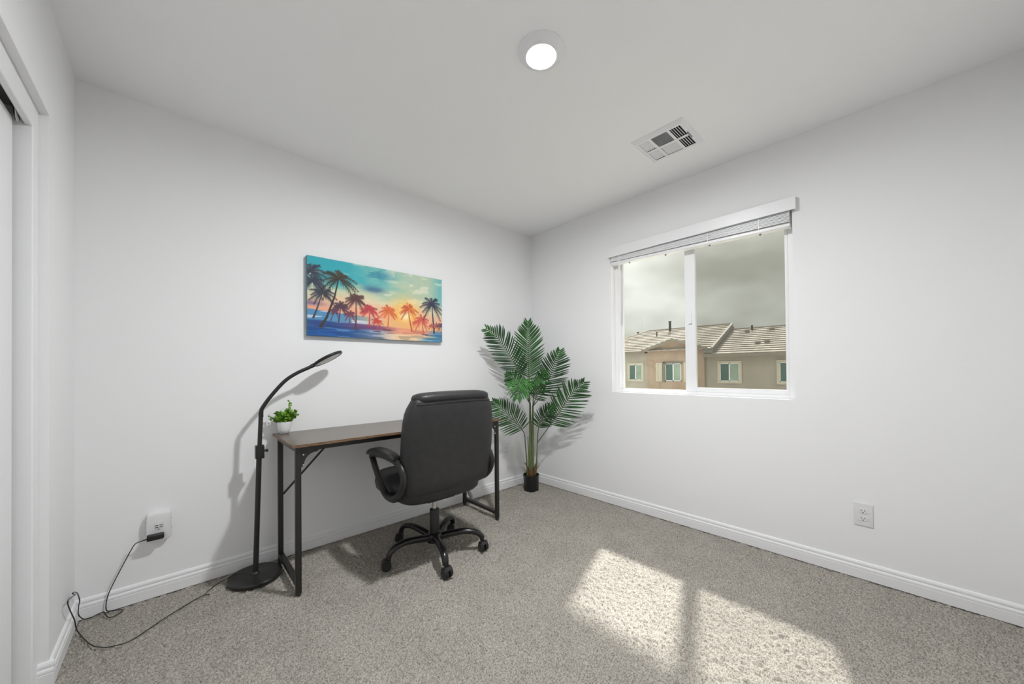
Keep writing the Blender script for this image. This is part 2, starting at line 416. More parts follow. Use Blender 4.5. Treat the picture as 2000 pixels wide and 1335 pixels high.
obj('frame', bm, M_VINYL, vt)
obj('duct_shade_sheet', B(-0.13, 0.13, -0.134, 0.134, -0.0016, -0.0006), M_DUCT_SHADE, vt)  # dark sheet under the ceiling, its colour stands in for shade inside the duct
def slat(along, a0, a1, c, ang, wd=0.010):
    bm = bmesh.new(); hw = wd / 2; th = 0.0006
    u = Vector((0, math.cos(ang), math.sin(ang))) if along == 'x' else Vector((math.cos(ang), 0, math.sin(ang)))
    n = Vector((0, -math.sin(ang), math.cos(ang))) if along == 'x' else Vector((-math.sin(ang), 0, math.cos(ang)))
    def P(a, s, t):
        b = Vector((a, c, -0.0075)) if along == 'x' else Vector((c, a, -0.0075))
        return b + u * (s * hw) + n * (t * th)
    loft(bm, [[P(a, s, t) for s, t in ((-1, -1), (1, -1), (1, 1), (-1, 1))] for a in (a0, a1)])
    obj('slat', bm, M_VINYL, vt)
for xa, xb in xs:
    for k in range(5): slat('x', xa, xb, 0.066 + k * 0.0128, math.radians(-28), 0.0098)
    for k in range(5): slat('x', xa, xb, -0.0655 - k * 0.0128, math.radians(38), 0.0078)
for k in range(11): slat('y', -0.046, 0.046, -0.112 + k * 0.0102, math.radians(46), 0.0085)
for k in range(10): slat('y', -0.046, 0.046, 0.014 + k * 0.0105, math.radians(-30), 0.0105)
obj('damper_lever', B(-0.03, 0.036, -0.1275, -0.1245, -0.019, -0.011), M_GREY, vt)

# ------------------------------------------------------------------ outlets
def duplex(root):
    obj('cover_plate', B(-0.0365, 0.0365, -0.006, 0, -0.058, 0.058, 0.003, 2), M_PLATE, root, 50)
    for s in (-1, 1):
        bm = bmesh.new()
        pts = []
        for i in range(24):
            t = 2 * PI * i / 24
            pts.append((0.0172 * math.cos(t), max(-0.0118, min(0.0118, 0.0172 * math.sin(t)))))
        loft(bm, [[Vector((x, y, s * 0.0195 + z)) for x, z in pts] for y in (-0.006, -0.0085)])
        f = obj('receptacle', bm, M_PLATE, root)
        for x0, h in ((-0.0065, 0.0035), (0.0065, 0.0042)):
            obj('slot', B(x0 - 0.0012, x0 + 0.0012, -0.0088, -0.008, s * 0.0195 + 0.003 - h, s * 0.0195 + 0.003 + h), M_SLOT, f)
        bm = bmesh.new()
        loft(bm, [[Vector((0.0028 * math.cos(2 * PI * i / 10), y, s * 0.0195 - 0.0072 + 0.0022 * math.sin(2 * PI * i / 10))) for i in range(10)] for y in (-0.008, -0.0088)])
        obj('slot', bm, M_SLOT, f)
    bm = bmesh.new(); loft(bm, [[Vector((0.003 * math.cos(2 * PI * i / 10), y, 0.003 * math.sin(2 * PI * i / 10))) for i in range(10)] for y in (-0.006, -0.0068)])
    obj('screw', bm, M_PLATE, root)
o1 = empty('wall_outlet', (0, -2.39, 0.333), -PI / 2); tag(o1, 'white duplex outlet on the wall to the right of the window', 'outlet'); duplex(o1)
o2 = empty('wall_outlet', (-0.366, 0, 0.357), 0); tag(o2, 'white duplex outlet low on the wall between desk leg and palm', 'outlet'); duplex(o2)
tp = empty('outlet_extender', (-2.690, 0, 0.348)); tag(tp, 'white plug-in outlet extender with charging ports low on the wall', 'outlet')
bm = bmesh.new()
rr = []
for y, a, b in ((0.0, 0.045, 0.067), (-0.028, 0.045, 0.067), (-0.035, 0.042, 0.064), (-0.037, 0.036, 0.058)):
    rr.append([Vector((p.x, y, p.y)) for p in sring(0, 0, 0, a, b, 7, 40)])
loft(bm, rr); obj('body', bm, M_PLATE, tp, 40)
obj('port_panel', B(-0.016, 0.018, -0.0385, -0.036, -0.012, 0.026, 0.002, 1), M_PLATE, tp)
for dx in (-0.0075, 0.0085):
    for dz in (0.0085, -0.001):
        obj('charging_port', B(dx - 0.006, dx + 0.006, -0.0392, -0.038, dz - 0.0018, dz + 0.0018), M_SLOT, tp)
obj('charging_port', B(-0.004, 0.003, -0.0392, -0.038, -0.0105, -0.0080), M_SLOT, tp)
for sx in (-0.0455, 0.0455):
    for dz in (0.028, -0.02):
        obj('side_slot', B(sx - 0.0004, sx + 0.0004, -0.022, -0.012, dz - 0.002, dz + 0.002), M_SLOT, tp)

# ------------------------------------------------------------------ canvas print
def painting():
    cw, ch, cx, cz = 0.968, 0.500, -1.547, 1.579
    W, Hh = 440, 228
    U, V = np.meshgrid((np.arange(W)) / (W - 1), 1 - np.arange(Hh) / (Hh - 1))   # V 1 at top row
    AR = cw / ch
    x, y = U * AR, V
    rng = np.random.default_rng(11)
    def noise(sx, sy, s):
        r = np.random.default_rng(s); g = r.random((int(sy) + 3, int(sx) + 3))
        gx, gy = U * sx, V * sy; i, j = gx.astype(int), gy.astype(int); fx, fy = gx - i, gy - j
        fx = fx * fx * (3 - 2 * fx); fy = fy * fy * (3 - 2 * fy)
        return (g[j, i] * (1 - fx) + g[j, i + 1] * fx) * (1 - fy) + (g[j + 1, i] * (1 - fx) + g[j + 1, i + 1] * fx) * fy
    def fbm(sx, sy, s): return (noise(sx, sy, s) * 0.55 + noise(sx * 2, sy * 2, s + 1) * 0.28 + noise(sx * 4, sy * 4, s + 2) * 0.17)
    def C(*c): return np.array(c, float) / 255
    def lerp(a, b, t): return a + (b - a) * np.clip(t, 0, 1)[..., None]
    def sm(a, b, t): t = np.clip((t - a) / (b - a), 0, 1); return t * t * (3 - 2 * t)
    n1 = fbm(5, 7, 1); n2 = fbm(9, 12, 5)
    img = np.zeros((Hh, W, 3)) + C(236, 200, 165)
    tx = sm(0.25, 0.75, U + (n1 - 0.5) * 0.35)
    top = lerp(np.zeros((Hh, W, 3)) + C(52, 172, 186), np.zeros((Hh, W, 3)) + C(186, 205, 180), tx)
    top = lerp(top, np.zeros((Hh, W, 3)) + C(120, 190, 190), sm(0.86, 1.0, U))
    vv = V + (n1 - 0.5) * 0.30 - 0.12 * (1 - tx) + 0.05
    img = lerp(img, top, sm(0.42, 0.72, vv))
    img = lerp(img, img * 0 + C(228, 222, 180), sm(0.40, 0.55, vv) * (1 - sm(0.55, 0.75, vv)) * 0.7)
    img = lerp(img, img * 0 + C(246, 240, 215), sm(0.58, 0.72, n2) * 0.5 * sm(0.45, 0.6, V))
    cl = np.exp(-(((U - 0.43) / 0.075) ** 2 + ((V - 0.69) / 0.05) ** 2)) * (0.6 + 0.8 * n2)
    img = lerp(img, img * 0 + C(72, 110, 140), np.clip(cl, 0, 0.85))
    cl = np.exp(-(((U - 0.46) / 0.10) ** 2 + ((V - 0.9) / 0.07) ** 2)) * sm(0.45, 0.6, n2)
    img = lerp(img, img * 0 + C(40, 130, 160), np.clip(cl, 0, 0.7))
    img = lerp(img, img * 0 + C(240, 165, 135), sm(0.50, 0.32, V) * (1 - sm(0.5, 0.95, U) * 0.6) * 0.85)
    img = lerp(img, img * 0 + C(120, 95, 140), np.exp(-(((U - 0.02) / 0.08) ** 2 + ((V - 0.41) / 0.03) ** 2)) * 0.8)
    d = np.hypot((U - 0.675) * AR, V - 0.375)
    img = lerp(img, img * 0 + C(255, 190, 70), np.exp(-(d / 0.22) ** 2) * 0.85)
    img = lerp(img, img * 0 + C(255, 250, 205), np.exp(-(d / 0.085) ** 2))
    # sea, beach, wet sand
    hz = 0.335 - 0.10 * U
    sea = lerp(img * 0 + C(86, 146, 190), img * 0 + C(240, 190, 130), sm(0.18, 0.55, U))
    sea = lerp(sea, img * 0 + C(225, 225, 235), (noise(6, 60, 21) > 0.62) * 0.8 * (1 - sm(0.3, 0.6, U)))
    img = lerp(img, sea, sm(hz + 0.006, hz - 0.006, V) * (1 - 0.6 * np.exp(-(((U - 0.72) / 0.16) ** 2))))
    b = 0.205 - 0.045 * U + (n1 - 0.5) * 0.02
    bch = lerp(img * 0 + C(44, 78, 140), img * 0 + C(130, 82, 128), sm(0.12, 0.42, U)); bch = lerp(bch, img * 0 + C(238, 158, 125), sm(0.42, 0.66, U)); bch = lerp(bch, img * 0 + C(104, 150, 190), sm(0.82, 0.96, U))
    img = lerp(img, bch, sm(b + 0.012, b - 0.012, V))
    wv = lerp(img * 0 + C(32, 92, 165), img * 0 + C(120, 140, 175), sm(0.2, 0.45, U)); wv = lerp(wv, img * 0 + C(240, 205, 165), sm(0.42, 0.62, U)); wv = lerp(wv, img * 0 + C(80, 148, 190), sm(0.76, 0.95, U + (noise(7, 30, 33) - 0.5) * 0.2))
    img = lerp(img, wv, sm(0.135, 0.085, V + (noise(5, 20, 31) - 0.5) * 0.06))
    st = noise(9, 55, 41); img = lerp(img, img * 0.72, (st > 0.6) * sm(0.2, 0.1, V) * 0.6); img = lerp(img, img * 0 + C(250, 235, 210), (st < 0.32) * sm(0.16, 0.06, V) * 0.35)
    img = lerp(img, img * 0 + C(40, 55, 80), np.exp(-(((U - 0.52) / 0.05) ** 2 + ((V - 0.06) / 0.05) ** 2)) * (st > 0.5) * 0.8)
    def stroke(pts, w0, w1, col, a=1.0, jag=0.0):
        P = [np.array(p) for p in pts]; n = len(P) - 1
        mx = [min(p[0] for p in P) - 0.05, max(p[0] for p in P) + 0.05, min(p[1] for p in P) - 0.05, max(p[1] for p in P) + 0.05]
        i0, i1 = max(0, int(mx[0] / AR * W)), min(W, int(mx[1] / AR * W) + 1); j0, j1 = max(0, int((1 - mx[3]) * Hh)), min(Hh, int((1 - mx[2]) * Hh) + 1)
        if i1 <= i0 or j1 <= j0: return
        xx, yy = x[j0:j1, i0:i1], y[j0:j1, i0:i1]; best = np.full(xx.shape, -9.0)
        for k in range(n):
            A, Bq = P[k], P[k + 1]; dv = Bq - A; L = max(1e-9, dv @ dv)
            t = np.clip(((xx - A[0]) * dv[0] + (yy - A[1]) * dv[1]) / L, 0, 1)
            dd = np.hypot(xx - A[0] - t * dv[0], yy - A[1] - t * dv[1]); s = (k + t) / n
            w = w0 + (w1 - w0) * s
            if jag: w = w * (1 - jag * 0.5 + jag * 0.5 * np.sin(s * 48))
            best = np.maximum(best, (w - dd) / 0.0045)
        al = np.clip(best + 0.5, 0, 1) * a
        img[j0:j1, i0:i1] = lerp(img[j0:j1, i0:i1], np.zeros(3) + np.array(col) / 255, al)
    def palm(u, v, r, trunk, col, col2=None, seed=0, lean=0.0, nf=12):
        rg = random.Random(seed); X, Y = u * AR, v; col2 = col2 or col
        if trunk: stroke([(a * AR, b_) for a, b_ in trunk] + [(X, Y)], 0.011 * r / 0.2 + 0.003, 0.004 * r / 0.2 + 0.0025, col)
        for k in range(nf):
            a = -0.75 + (PI + 1.5) * k / (nf - 1) + rg.uniform(-0.15, 0.15); L = r * rg.uniform(0.75, 1.12)
            dx, dy = math.cos(a) * L, math.sin(a) * L * 0.95; sag = rg.uniform(0.30, 0.62)
            P_ = [(X + dx * t + lean * t * t * L, Y + dy * t - sag * L * t * t) for t in (0, 0.2, 0.4, 0.6, 0.8, 1.0)]
            c_ = col if k % 3 else col2
            stroke(P_, 0.004 + r * 0.030, 0.002, c_, 0.95)
            for j in range(1, 10):                       # leaflets hanging from each frond
                t = j / 10; px_, py_ = X + dx * t + lean * t * t * L, Y + dy * t - sag * L * t * t
                tx_, ty_ = dx, dy - 2 * sag * L * t; n_ = math.hypot(tx_, ty_) or 1; tx_, ty_ = tx_ / n_, ty_ / n_
                ll = r * 0.30 * (1 - 0.65 * t) * rg.uniform(0.8, 1.2)
                for sg in (-1, 1):
                    qx, qy = tx_ * 0.75 - sg * ty_ * 0.65, ty_ * 0.75 + sg * tx_ * 0.65
                    stroke([(px_, py_), (px_ + qx * ll, py_ + (qy - 0.25) * ll)], 0.0034 + r * 0.008, 0.0012, c_, 0.85)
    dark, slate = (58, 52, 46), (52, 60, 78)
    palm(0.020, 0.80, 0.22, [], slate, (70, 66, 80), 1); palm(0.030, 0.68, 0.19, [], slate, (60, 70, 80), 21)
    palm(0.090, 0.55, 0.17, [(0.035, 0.225), (0.055, 0.33)], (62, 62, 76), slate, 2)
    palm(0.265, 0.315, 0.085, [(0.262, 0.19)], (120, 62, 78), None, 5, 0, 9)
    palm(0.205, 0.40, 0.12, [(0.19, 0.20)], (84, 56, 78), (70, 62, 56), 4); palm(0.165, 0.34, 0.07, [(0.14, 0.205)], (100, 62, 86), None, 14, 0, 8)
    palm(0.305, 0.52, 0.17, [(0.300, 0.12), (0.306, 0.25)], (96, 58, 62), (78, 66, 58), 3)
    palm(0.192, 0.765, 0.25, [(0.078, 0.12), (0.115, 0.24), (0.165, 0.52)], dark, (74, 66, 52), 6)
    palm(0.400, 0.40, 0.14, [(0.398, 0.17)], (196, 66, 74), (150, 66, 70), 7); palm(0.452, 0.25, 0.09, [(0.455, 0.12)], (206, 72, 66), None, 8, 0, 8)
    palm(0.545, 0.41, 0.14, [(0.533, 0.14)], (224, 112, 62), (204, 88, 62), 9)
    palm(0.700, 0.47, 0.16, [(0.728, 0.14), (0.705, 0.36)], (200, 92, 62), (236, 140, 60), 10); palm(0.765, 0.28, 0.09, [(0.760, 0.13)], (232, 136, 92), None, 15, 0, 8)
    palm(0.812, 0.32, 0.14, [(0.83, 0.12)], (222, 98, 82), (190, 84, 86), 11)
    palm(0.905, 0.575, 0.22, [(0.925, 0.14), (0.915, 0.35)], slate, (64, 60, 82), 12)
    palm(0.902, 0.25, 0.06, [(0.905, 0.16)], (190, 92, 84), None, 16, 0, 7); palm(0.95, 0.26, 0.07, [(0.952, 0.16)], (160, 88, 90), None, 17, 0, 7); palm(0.99, 0.27, 0.08, [(0.99, 0.15)], (100, 80, 96), None, 18, 0, 7)
    for (u0, v0) in ((0.078, 0.115), (0.30, 0.118), (0.455, 0.105), (0.533, 0.135), (0.845, 0.105)):
        stroke([((u0 - 0.03) * AR, v0), ((u0 + 0.02) * AR, v0 - 0.004)], 0.006, 0.010, (70, 60, 90), 0.7)
    img = np.clip(img + (rng.random((Hh, W, 1)) - 0.5) * 0.04, 0, 1)
    lin = np.where(img <= 0.04045, img / 12.92, ((img + 0.055) / 1.055) ** 2.4) * 0.98
    root = empty('canvas_print', (cx, 0, cz)); tag(root, 'wide canvas print of palm trees at a beach sunset above the desk', 'picture')
    obj('canvas_block', B(-cw / 2, cw / 2, -0.0348, -0.004, -ch / 2, ch / 2, 0.002, 1), M_CANVAS, root)
    co = np.stack([(U - 0.5) * cw * 0.998, np.full(U.shape, -0.0352), (V - 0.5) * ch * 0.997], -1).reshape(-1, 3).astype(np.float32)
    idx = np.arange(W * Hh).reshape(Hh, W)
    q = np.stack([idx[1:, :-1], idx[1:, 1:], idx[:-1, 1:], idx[:-1, :-1]], -1).reshape(-1, 4)
    me = bpy.data.meshes.new('printed_face')
    me.vertices.add(len(co)); me.vertices.foreach_set('co', co.ravel()); me.loops.add(q.size); me.loops.foreach_set('vertex_index', q.ravel().astype(np.int32))
    me.polygons.add(len(q)); me.polygons.foreach_set('loop_start', np.arange(0, q.size, 4, dtype=np.int32)); me.update(); me.validate()
    at = me.color_attributes.new('print', 'FLOAT_COLOR', 'POINT')
    at.data.foreach_set('color', np.concatenate([lin.reshape(-1, 3), np.ones((W * Hh, 1))], 1).astype(np.float32).ravel())
    mt = mat('canvas_print', (1, 1, 1), 0.7, bump=0.1, bscale=600)
    an = mt.node_tree.nodes.new('ShaderNodeAttribute'); an.attribute_name = 'print'
    mt.node_tree.links.new(an.outputs['Color'], mt.node_tree.nodes['Principled BSDF'].inputs['Base Color'])
    me.materials.append(mt)
    o = bpy.data.objects.new('printed_face', me); COL.objects.link(o); o.parent = root
painting()

# ------------------------------------------------------------------ desk
dk = empty('desk', (-1.535, -0.27, 0)); tag(dk, 'narrow desk with dark wood top on a black metal frame', 'desk')
DX0, DX1, DY0, DY1 = -0.676, 0.670, -0.245, 0.245       # local
bm = B(DX0, DX1, DY0, DY1, 0.731, 0.745, 0.0012, 1)
tt = obj('tabletop', bm, M_WOOD, dk)
bm = bmesh.new(); box(bm, DX0 - 0.001, DX1 + 0.001, DY0 - 0.0012, DY0 - 0.0002, 0.7318, 0.7442); box(bm, DX0 - 0.0012, DX0 - 0.0002, DY0, DY1, 0.7318, 0.7442); box(bm, DX1 + 0.0002, DX1 + 0.0012, DY0, DY1, 0.7318, 0.7442)
obj('edge_band', bm, M_EDGE, tt)
LX = (-0.648, 0.650); LY = (-0.214, 0.196)
for lx in LX:
    for ly in LY:
        lg = obj('leg', B(lx - 0.0125, lx + 0.0125, ly - 0.0125, ly + 0.0125, 0.012, 0.731, 0.0015, 1), M_BMETAL, dk)
        bm = bmesh.new(); lathe(bm, [(0.011, 0.0), (0.014, 0.002), (0.014, 0.008), (0.010, 0.013)], lx, ly, 16); obj('foot', bm, M_BLACK, lg, 40)
    obj('stretcher', B(lx - 0.0125, lx + 0.0125, LY[0] + 0.0125, LY[1] - 0.0125, 0.040, 0.062), M_BMETAL, dk)
    obj('side_rail', B(lx - 0.0125, lx + 0.0125, LY[0] + 0.0125, LY[1] - 0.0125, 0.708, 0.731), M_BMETAL, dk)
for ly in LY:
    obj('apron', B(LX[0] + 0.0125, LX[1] - 0.0125, ly - 0.010, ly + 0.010, 0.706, 0.731), M_BMETAL, dk)
for s, lx in ((1, LX[0]), (-1, LX[1])):
    bm = bmesh.new()
    P = [(0.0, 0.0), (0.085, 0.0), (0.075, -0.006)]
    for k in range(7):
        t = PI / 2 * k / 6
        P.append((0.072 - 0.060 * math.sin(t), -0.008 - 0.062 * (1 - math.cos(t))))
    P += [(0.0, -0.078)]
    loft(bm, [[Vector((lx + s * (0.0125 + a), LY[0] + y, 0.706 + b)) for a, b in P] for y in (-0.009, -0.006)])
    obj('gusset', bm, M_BMETAL, dk)
    bm = bmesh.new(); bar(bm, (lx + s * 0.012, LY[1] - 0.005, 0.395), (lx + s * 0.315, LY[1] - 0.005, 0.716), 0.007, 0.010)
    obj('brace', bm, M_BMETAL, dk)
    for dz in (0.0, -0.05):
        bm = bmesh.new(); tube(bm, [(lx + s * 0.022, LY[0] - 0.009, 0.690 + dz), (lx + s * 0.022, LY[0] - 0.012, 0.690 + dz)], 0.004, 8); obj('bolt', bm, M_CHROME, dk)

# ------------------------------------------------------------------ small pot plant on the desk
sp = empty('small_potted_plant', (-2.163, -0.072, 0.745)); tag(sp, 'small leafy green plant in a white pot on the desk corner', 'plant')
bm = bmesh.new(); lathe(bm, [(0.020, 0.0), (0.025, 0.002), (0.031, 0.025), (0.0345, 0.055), (0.0350, 0.068), (0.0345, 0.0695), (0.0320, 0.0695), (0.031, 0.060), (0.002, 0.058)], 0, 0, 40)
obj('pot', bm, M_CERAM, sp, 60)
bm = bmesh.new(); lathe(bm, [(0.031, 0.056), (0.026, 0.064), (0.001, 0.066)], 0, 0, 20); obj('soil', bm, M_SOIL, sp)
bm = bmesh.new(); sb = bmesh.new(); rg = random.Random(5)
for i in range(38):
    a = rg.uniform(0, 2 * PI); el = rg.uniform(0.35, 1.5) if i > 3 else rg.uniform(1.2, 1.5)
    L = rg.uniform(0.050, 0.082) * (1.35 if i in (0, 1) else 1.0)
    if i == 0: a, el, L = 0.2, 1.42, 0.125
    dr = Vector((math.cos(a) * math.cos(el), math.sin(a) * math.cos(el), math.sin(el)))
    b0 = Vector((math.cos(a) * 0.012, math.sin(a) * 0.012, 0.062)); pth = [b0 + dr * L * t + Vector((0, 0, 0.012 * t * (1 - t))) for t in (0, .35, .7, 1)]
    tube(sb, pth, [0.0014, 0.0013, 0.001, 0.0006], 5)
    for k in range(15):
        t = 0.25 + 0.75 * (k + 0.5) / 15; p = b0 + dr * L * t
        q = Vector((rg.gauss(0, 1), rg.gauss(0, 1), rg.gauss(0.35, 0.8))).normalized(); q = (q + dr * 0.5).normalized()
        s = q.cross(Vector((rg.gauss(0, 1), rg.gauss(0, 1), rg.gauss(0, 1)))).normalized(); n = q.cross(s)
        l = rg.uniform(0.012, 0.020); ww = l * 0.42
        vs = [bm.verts.new(p + q * (l * f) + s * (ww * g) + n * (l * h)) for f, g, h in ((0, 0, 0), (0.35, 0.8, 0.06), (0.7, 0.9, 0.02), (1.0, 0, -0.08), (0.7, -0.9, 0.02), (0.35, -0.8, 0.06), (0.5, 0, -0.04))]
        for i0 in range(6): bm.faces.new((vs[i0], vs[(i0 + 1) % 6], vs[6]))
tag(obj('foliage', bm, M_SHRUB, sp, 180), kind='stuff'); obj('stems', sb, M_STEM, sp, 180)

# ------------------------------------------------------------------ floor lamp
fl = empty('floor_lamp', (-2.314, -0.155, 0)); tag(fl, 'black gooseneck floor lamp with round base left of the desk', 'lamp')
bm = bmesh.new(); lathe(bm, [(0.118, 0.0), (0.123, 0.003), (0.124, 0.016), (0.120, 0.021), (0.04, 0.024), (0.02, 0.026), (0.016, 0.034), (0.013, 0.036)], 0, 0, 56); obj('base', bm, M_BMETAL, fl, 40)
bm = bmesh.new(); tube(bm, [(0, 0, 0.025), (0.018, 0, 0.66)], 0.0125, 14); obj('lower_pole', bm, M_BMETAL, fl, 60)
bm = bmesh.new(); tube(bm, [(0.018, 0, 0.66), (0.027, 0, 0.885)], 0.0105, 14); obj('upper_pole', bm, M_BMETAL, fl, 60)
cl = obj('clamp', B(0.000, 0.040, -0.019, 0.019, 0.637, 0.708, 0.004, 2), M_BLACK, fl, 40)
bm = bmesh.new(); tube(bm, [(0.038, -0.004, 0.676), (0.046, -0.005, 0.676), (0.047, -0.005, 0.676), (0.058, -0.006, 0.676)], [0.005, 0.005, 0.0085, 0.0085], 12); obj('knob', bm, M_BLACK, cl, 40)
gp = smooth_path([(0.027, 0, 0.86), (0.0275, 0, 0.888), (0.036, 0, 0.914), (0.075, 0, 0.974), (0.139, 0, 1.052), (0.200, 0, 1.097), (0.262, 0, 1.128), (0.285, 0, 1.141)], 5)
bm = bmesh.new(); tube(bm, gp, [0.0115] * 6 + [0.0100] * (len(gp) - 6), 12); obj('gooseneck', bm, M_BLACK, fl, 60)
# head: a tilted disc with a pale diffuser on its underside
hd_c = Vector((0.366, 0.0, 1.184)); hu = Vector((0.890, -0.05, 0.455)).normalized(); ph = math.radians(17)
hv = Vector((0.0, -math.cos(ph), math.sin(ph))); hv = (hv - hu * hv.dot(hu)).normalized(); hn = hu.cross(hv)
if hn.z < 0: hn = -hn
def disc_ring(r, h): return [hd_c + hu * (r * 1.0 * math.cos(2 * PI * i / 48)) + hv * (r * 0.9 * math.sin(2 * PI * i / 48)) + hn * h for i in range(48)]
bm = bmesh.new(); loft(bm, [disc_ring(0.074, -0.008), disc_ring(0.083, -0.010), disc_ring(0.090, -0.006), disc_ring(0.091, 0.0), disc_ring(0.088, 0.006), disc_ring(0.075, 0.009), disc_ring(0.002, 0.010)])
hd = obj('lamp_head', bm, M_BLACK, fl, 60)
bm = bmesh.new(); loft(bm, [disc_ring(0.0745, -0.0075), disc_ring(0.060, -0.0095), disc_ring(0.002, -0.0105)]); obj('diffuser', bm, M_DIFF, hd, 60)
bm = bmesh.new(); tube(bm, [Vector((0.270, 0, 1.133)), Vector((0.285, 0, 1.141)), hd_c - hu * 0.080], [0.0105, 0.012, 0.010], 12); obj('neck_joint', bm, M_BLACK, fl, 60)

# ------------------------------------------------------------------ lamp cord and its plug adapter
ad = empty('plug_adapter', (-2.700, -0.037, 0.308)); tag(ad, 'black plug adapter in the white outlet extender with a thin black cord', 'adapter')
bm = bmesh.new(); loft(bm, [[Vector((x, p.x, p.y)) for p in sring(-0.0145, 0, 0, a, b, 5, 24)] for x, a, b in ((-0.031, 0.0125, 0.0115), (-0.0305, 0.0135, 0.0135), (0.024, 0.0135, 0.0135), (0.029, 0.011, 0.011), (0.030, 0.008, 0.008))])
obj('body', bm, M_BLACK, ad, 40)
bm = bmesh.new(); tube(bm, [(-0.030, -0.0145, -0.003), (-0.046, -0.0140, -0.005)], [0.0035, 0.0024], 10); obj('strain_relief', bm, M_BLACK, ad, 60)
cp = [(-2.746, -0.051, 0.303), (-2.770, -0.040, 0.292), (-2.787, -0.026, 0.258), (-2.820, -0.022, 0.181), (-2.847, -0.021, 0.115), (-2.860, -0.021, 0.074), (-2.865, -0.024, 0.036), (-2.862, -0.024, 0.010), (-2.842, -0.030, 0.005), (-2.811, -0.051, 0.004), (-2.823, -0.082, 0.004), (-2.847, -0.090, 0.004), (-2.861, -0.062, 0.006), (-2.871, -0.032, 0.012), (-2.889, -0.026, 0.008), (-2.910, -0.034, 0.006), (-2.930, -0.040, 0.012),
      (-2.940, -0.080, 0.055), (-2.944, -0.048, 0.077), (-2.944, -0.022, 0.093), (-2.944, -0.080, 0.150), (-2.945, -0.149, 0.185), (-2.945, -0.166, 0.186), (-2.944, -0.126, 0.164), (-2.945, -0.215, 0.190), (-2.945, -0.267, 0.199), (-2.944, -0.238, 0.156), (-2.943, -0.149, 0.069),
      (-2.936, -0.132, 0.008), (-2.886, -0.271, 0.004), (-2.849, -0.331, 0.004), (-2.815, -0.354, 0.004), (-2.760, -0.356, 0.004), (-2.659, -0.263, 0.004), (-2.541, -0.175, 0.004), (-2.507, -0.188, 0.006), (-2.520, -0.165, 0.007), (-2.471, -0.095, 0.005), (-2.430, -0.090, 0.012), (-2.405, -0.105, 0.030), (-2.36, -0.13, 0.0285), (-2.327, -0.15, 0.031)]
bm = bmesh.new(); tube(bm, [Vector(p) - Vector((-2.700, -0.037, 0.308)) for p in smooth_path(cp, 6)], 0.0021, 6)
obj('cord', bm, M_BLACK, ad, 60)

# ------------------------------------------------------------------ office chair
CH = Vector((-1.475, -0.590, 0))
ck = empty('office_chair', CH); tag(ck, 'black leather office chair on castors facing the desk', 'chair')
# star base
bm = bmesh.new(); lathe(bm, [(0.030, 0.066), (0.045, 0.072), (0.048, 0.112), (0.040, 0.124), (0.030, 0.127)], 0, 0, 28); obj('hub', bm, M_GLOSSB, ck, 40)
bm = bmesh.new(); lathe(bm, [(0.0285, 0.12), (0.0285, 0.262), (0.026, 0.266), (0.0165, 0.267)], 0, 0, 24); obj('gas_lift_cover', bm, M_BLACK, ck, 40)
bm = bmesh.new(); lathe(bm, [(0.014, 0.26), (0.014, 0.36)], 0, 0, 20); obj('gas_lift_rod', bm, M_CHROME, ck, 40)
def leg_bm():
    bm = bmesh.new()
    pth = smooth_path([(0.030, 0, 0.098), (0.10, 0, 0.112), (0.18, 0, 0.122), (0.245, 0, 0.113), (0.280, 0, 0.088), (0.288, 0, 0.062)], 5)
    n = len(pth); R = [0.0210 - 0.0075 * i / (n - 1) for i in range(n)]
    tube(bm, pth, R, 12, True, 1.25); return bm
leg0 = cas0 = None
for k in range(5):
    a = math.radians(-109.5 + 72 * k); Mz = Matrix.Rotation(a, 4, 'Z')
    if leg0 is None:
        leg0 = obj('base_leg', leg_bm(), M_GLOSSB, ck, 60); leg0.matrix_local = Mz; lg = leg0
    else: lg = copy_obj(leg0, ck, Mz)
    sw = math.radians((25, -60, 110, 40, -20)[k]); Mc = Mz @ Matrix.Translation((0.288, 0, 0)) @ Matrix.Rotation(sw, 4, 'Z')
    if cas0 is None:
        bm = bmesh.new(); tube(bm, [(0, 0, 0.045), (0, 0, 0.066)], 0.008, 10); 
        arc = [(-0.026, 0.030), (-0.025, 0.044), (-0.016, 0.056), (0, 0.062), (0.014, 0.058), (0.024, 0.046), (0.018, 0.040), (0.0, 0.046), (-0.018, 0.034)]
        loft(bm, [[Vector((x + 0.012, y, z)) for x, z in arc] for y in (-0.021, 0.021)])
        cas0 = obj('caster', bm, M_BLACK, ck, 40); cas0.matrix_local = Mc; wh = []
        for s in (-1, 1):
            bm = bmesh.new()
            loft(bm, [[Vector((0.012 + r * math.cos(2 * PI * i / 24), y, 0.0265 + r * math.sin(2 * PI * i / 24))) for i in range(24)] for r, y in ((0.010, s * 0.005), (0.0255, s * 0.006), (0.0265, s * 0.010), (0.0265, s * 0.020), (0.024, s * 0.024), (0.008, s * 0.025))])
            wh.append(obj('wheel', bm, M_BLACK, cas0, 40))
    else:
        c = copy_obj(cas0, ck, Mc)
        for q in wh: copy_obj(q, c)
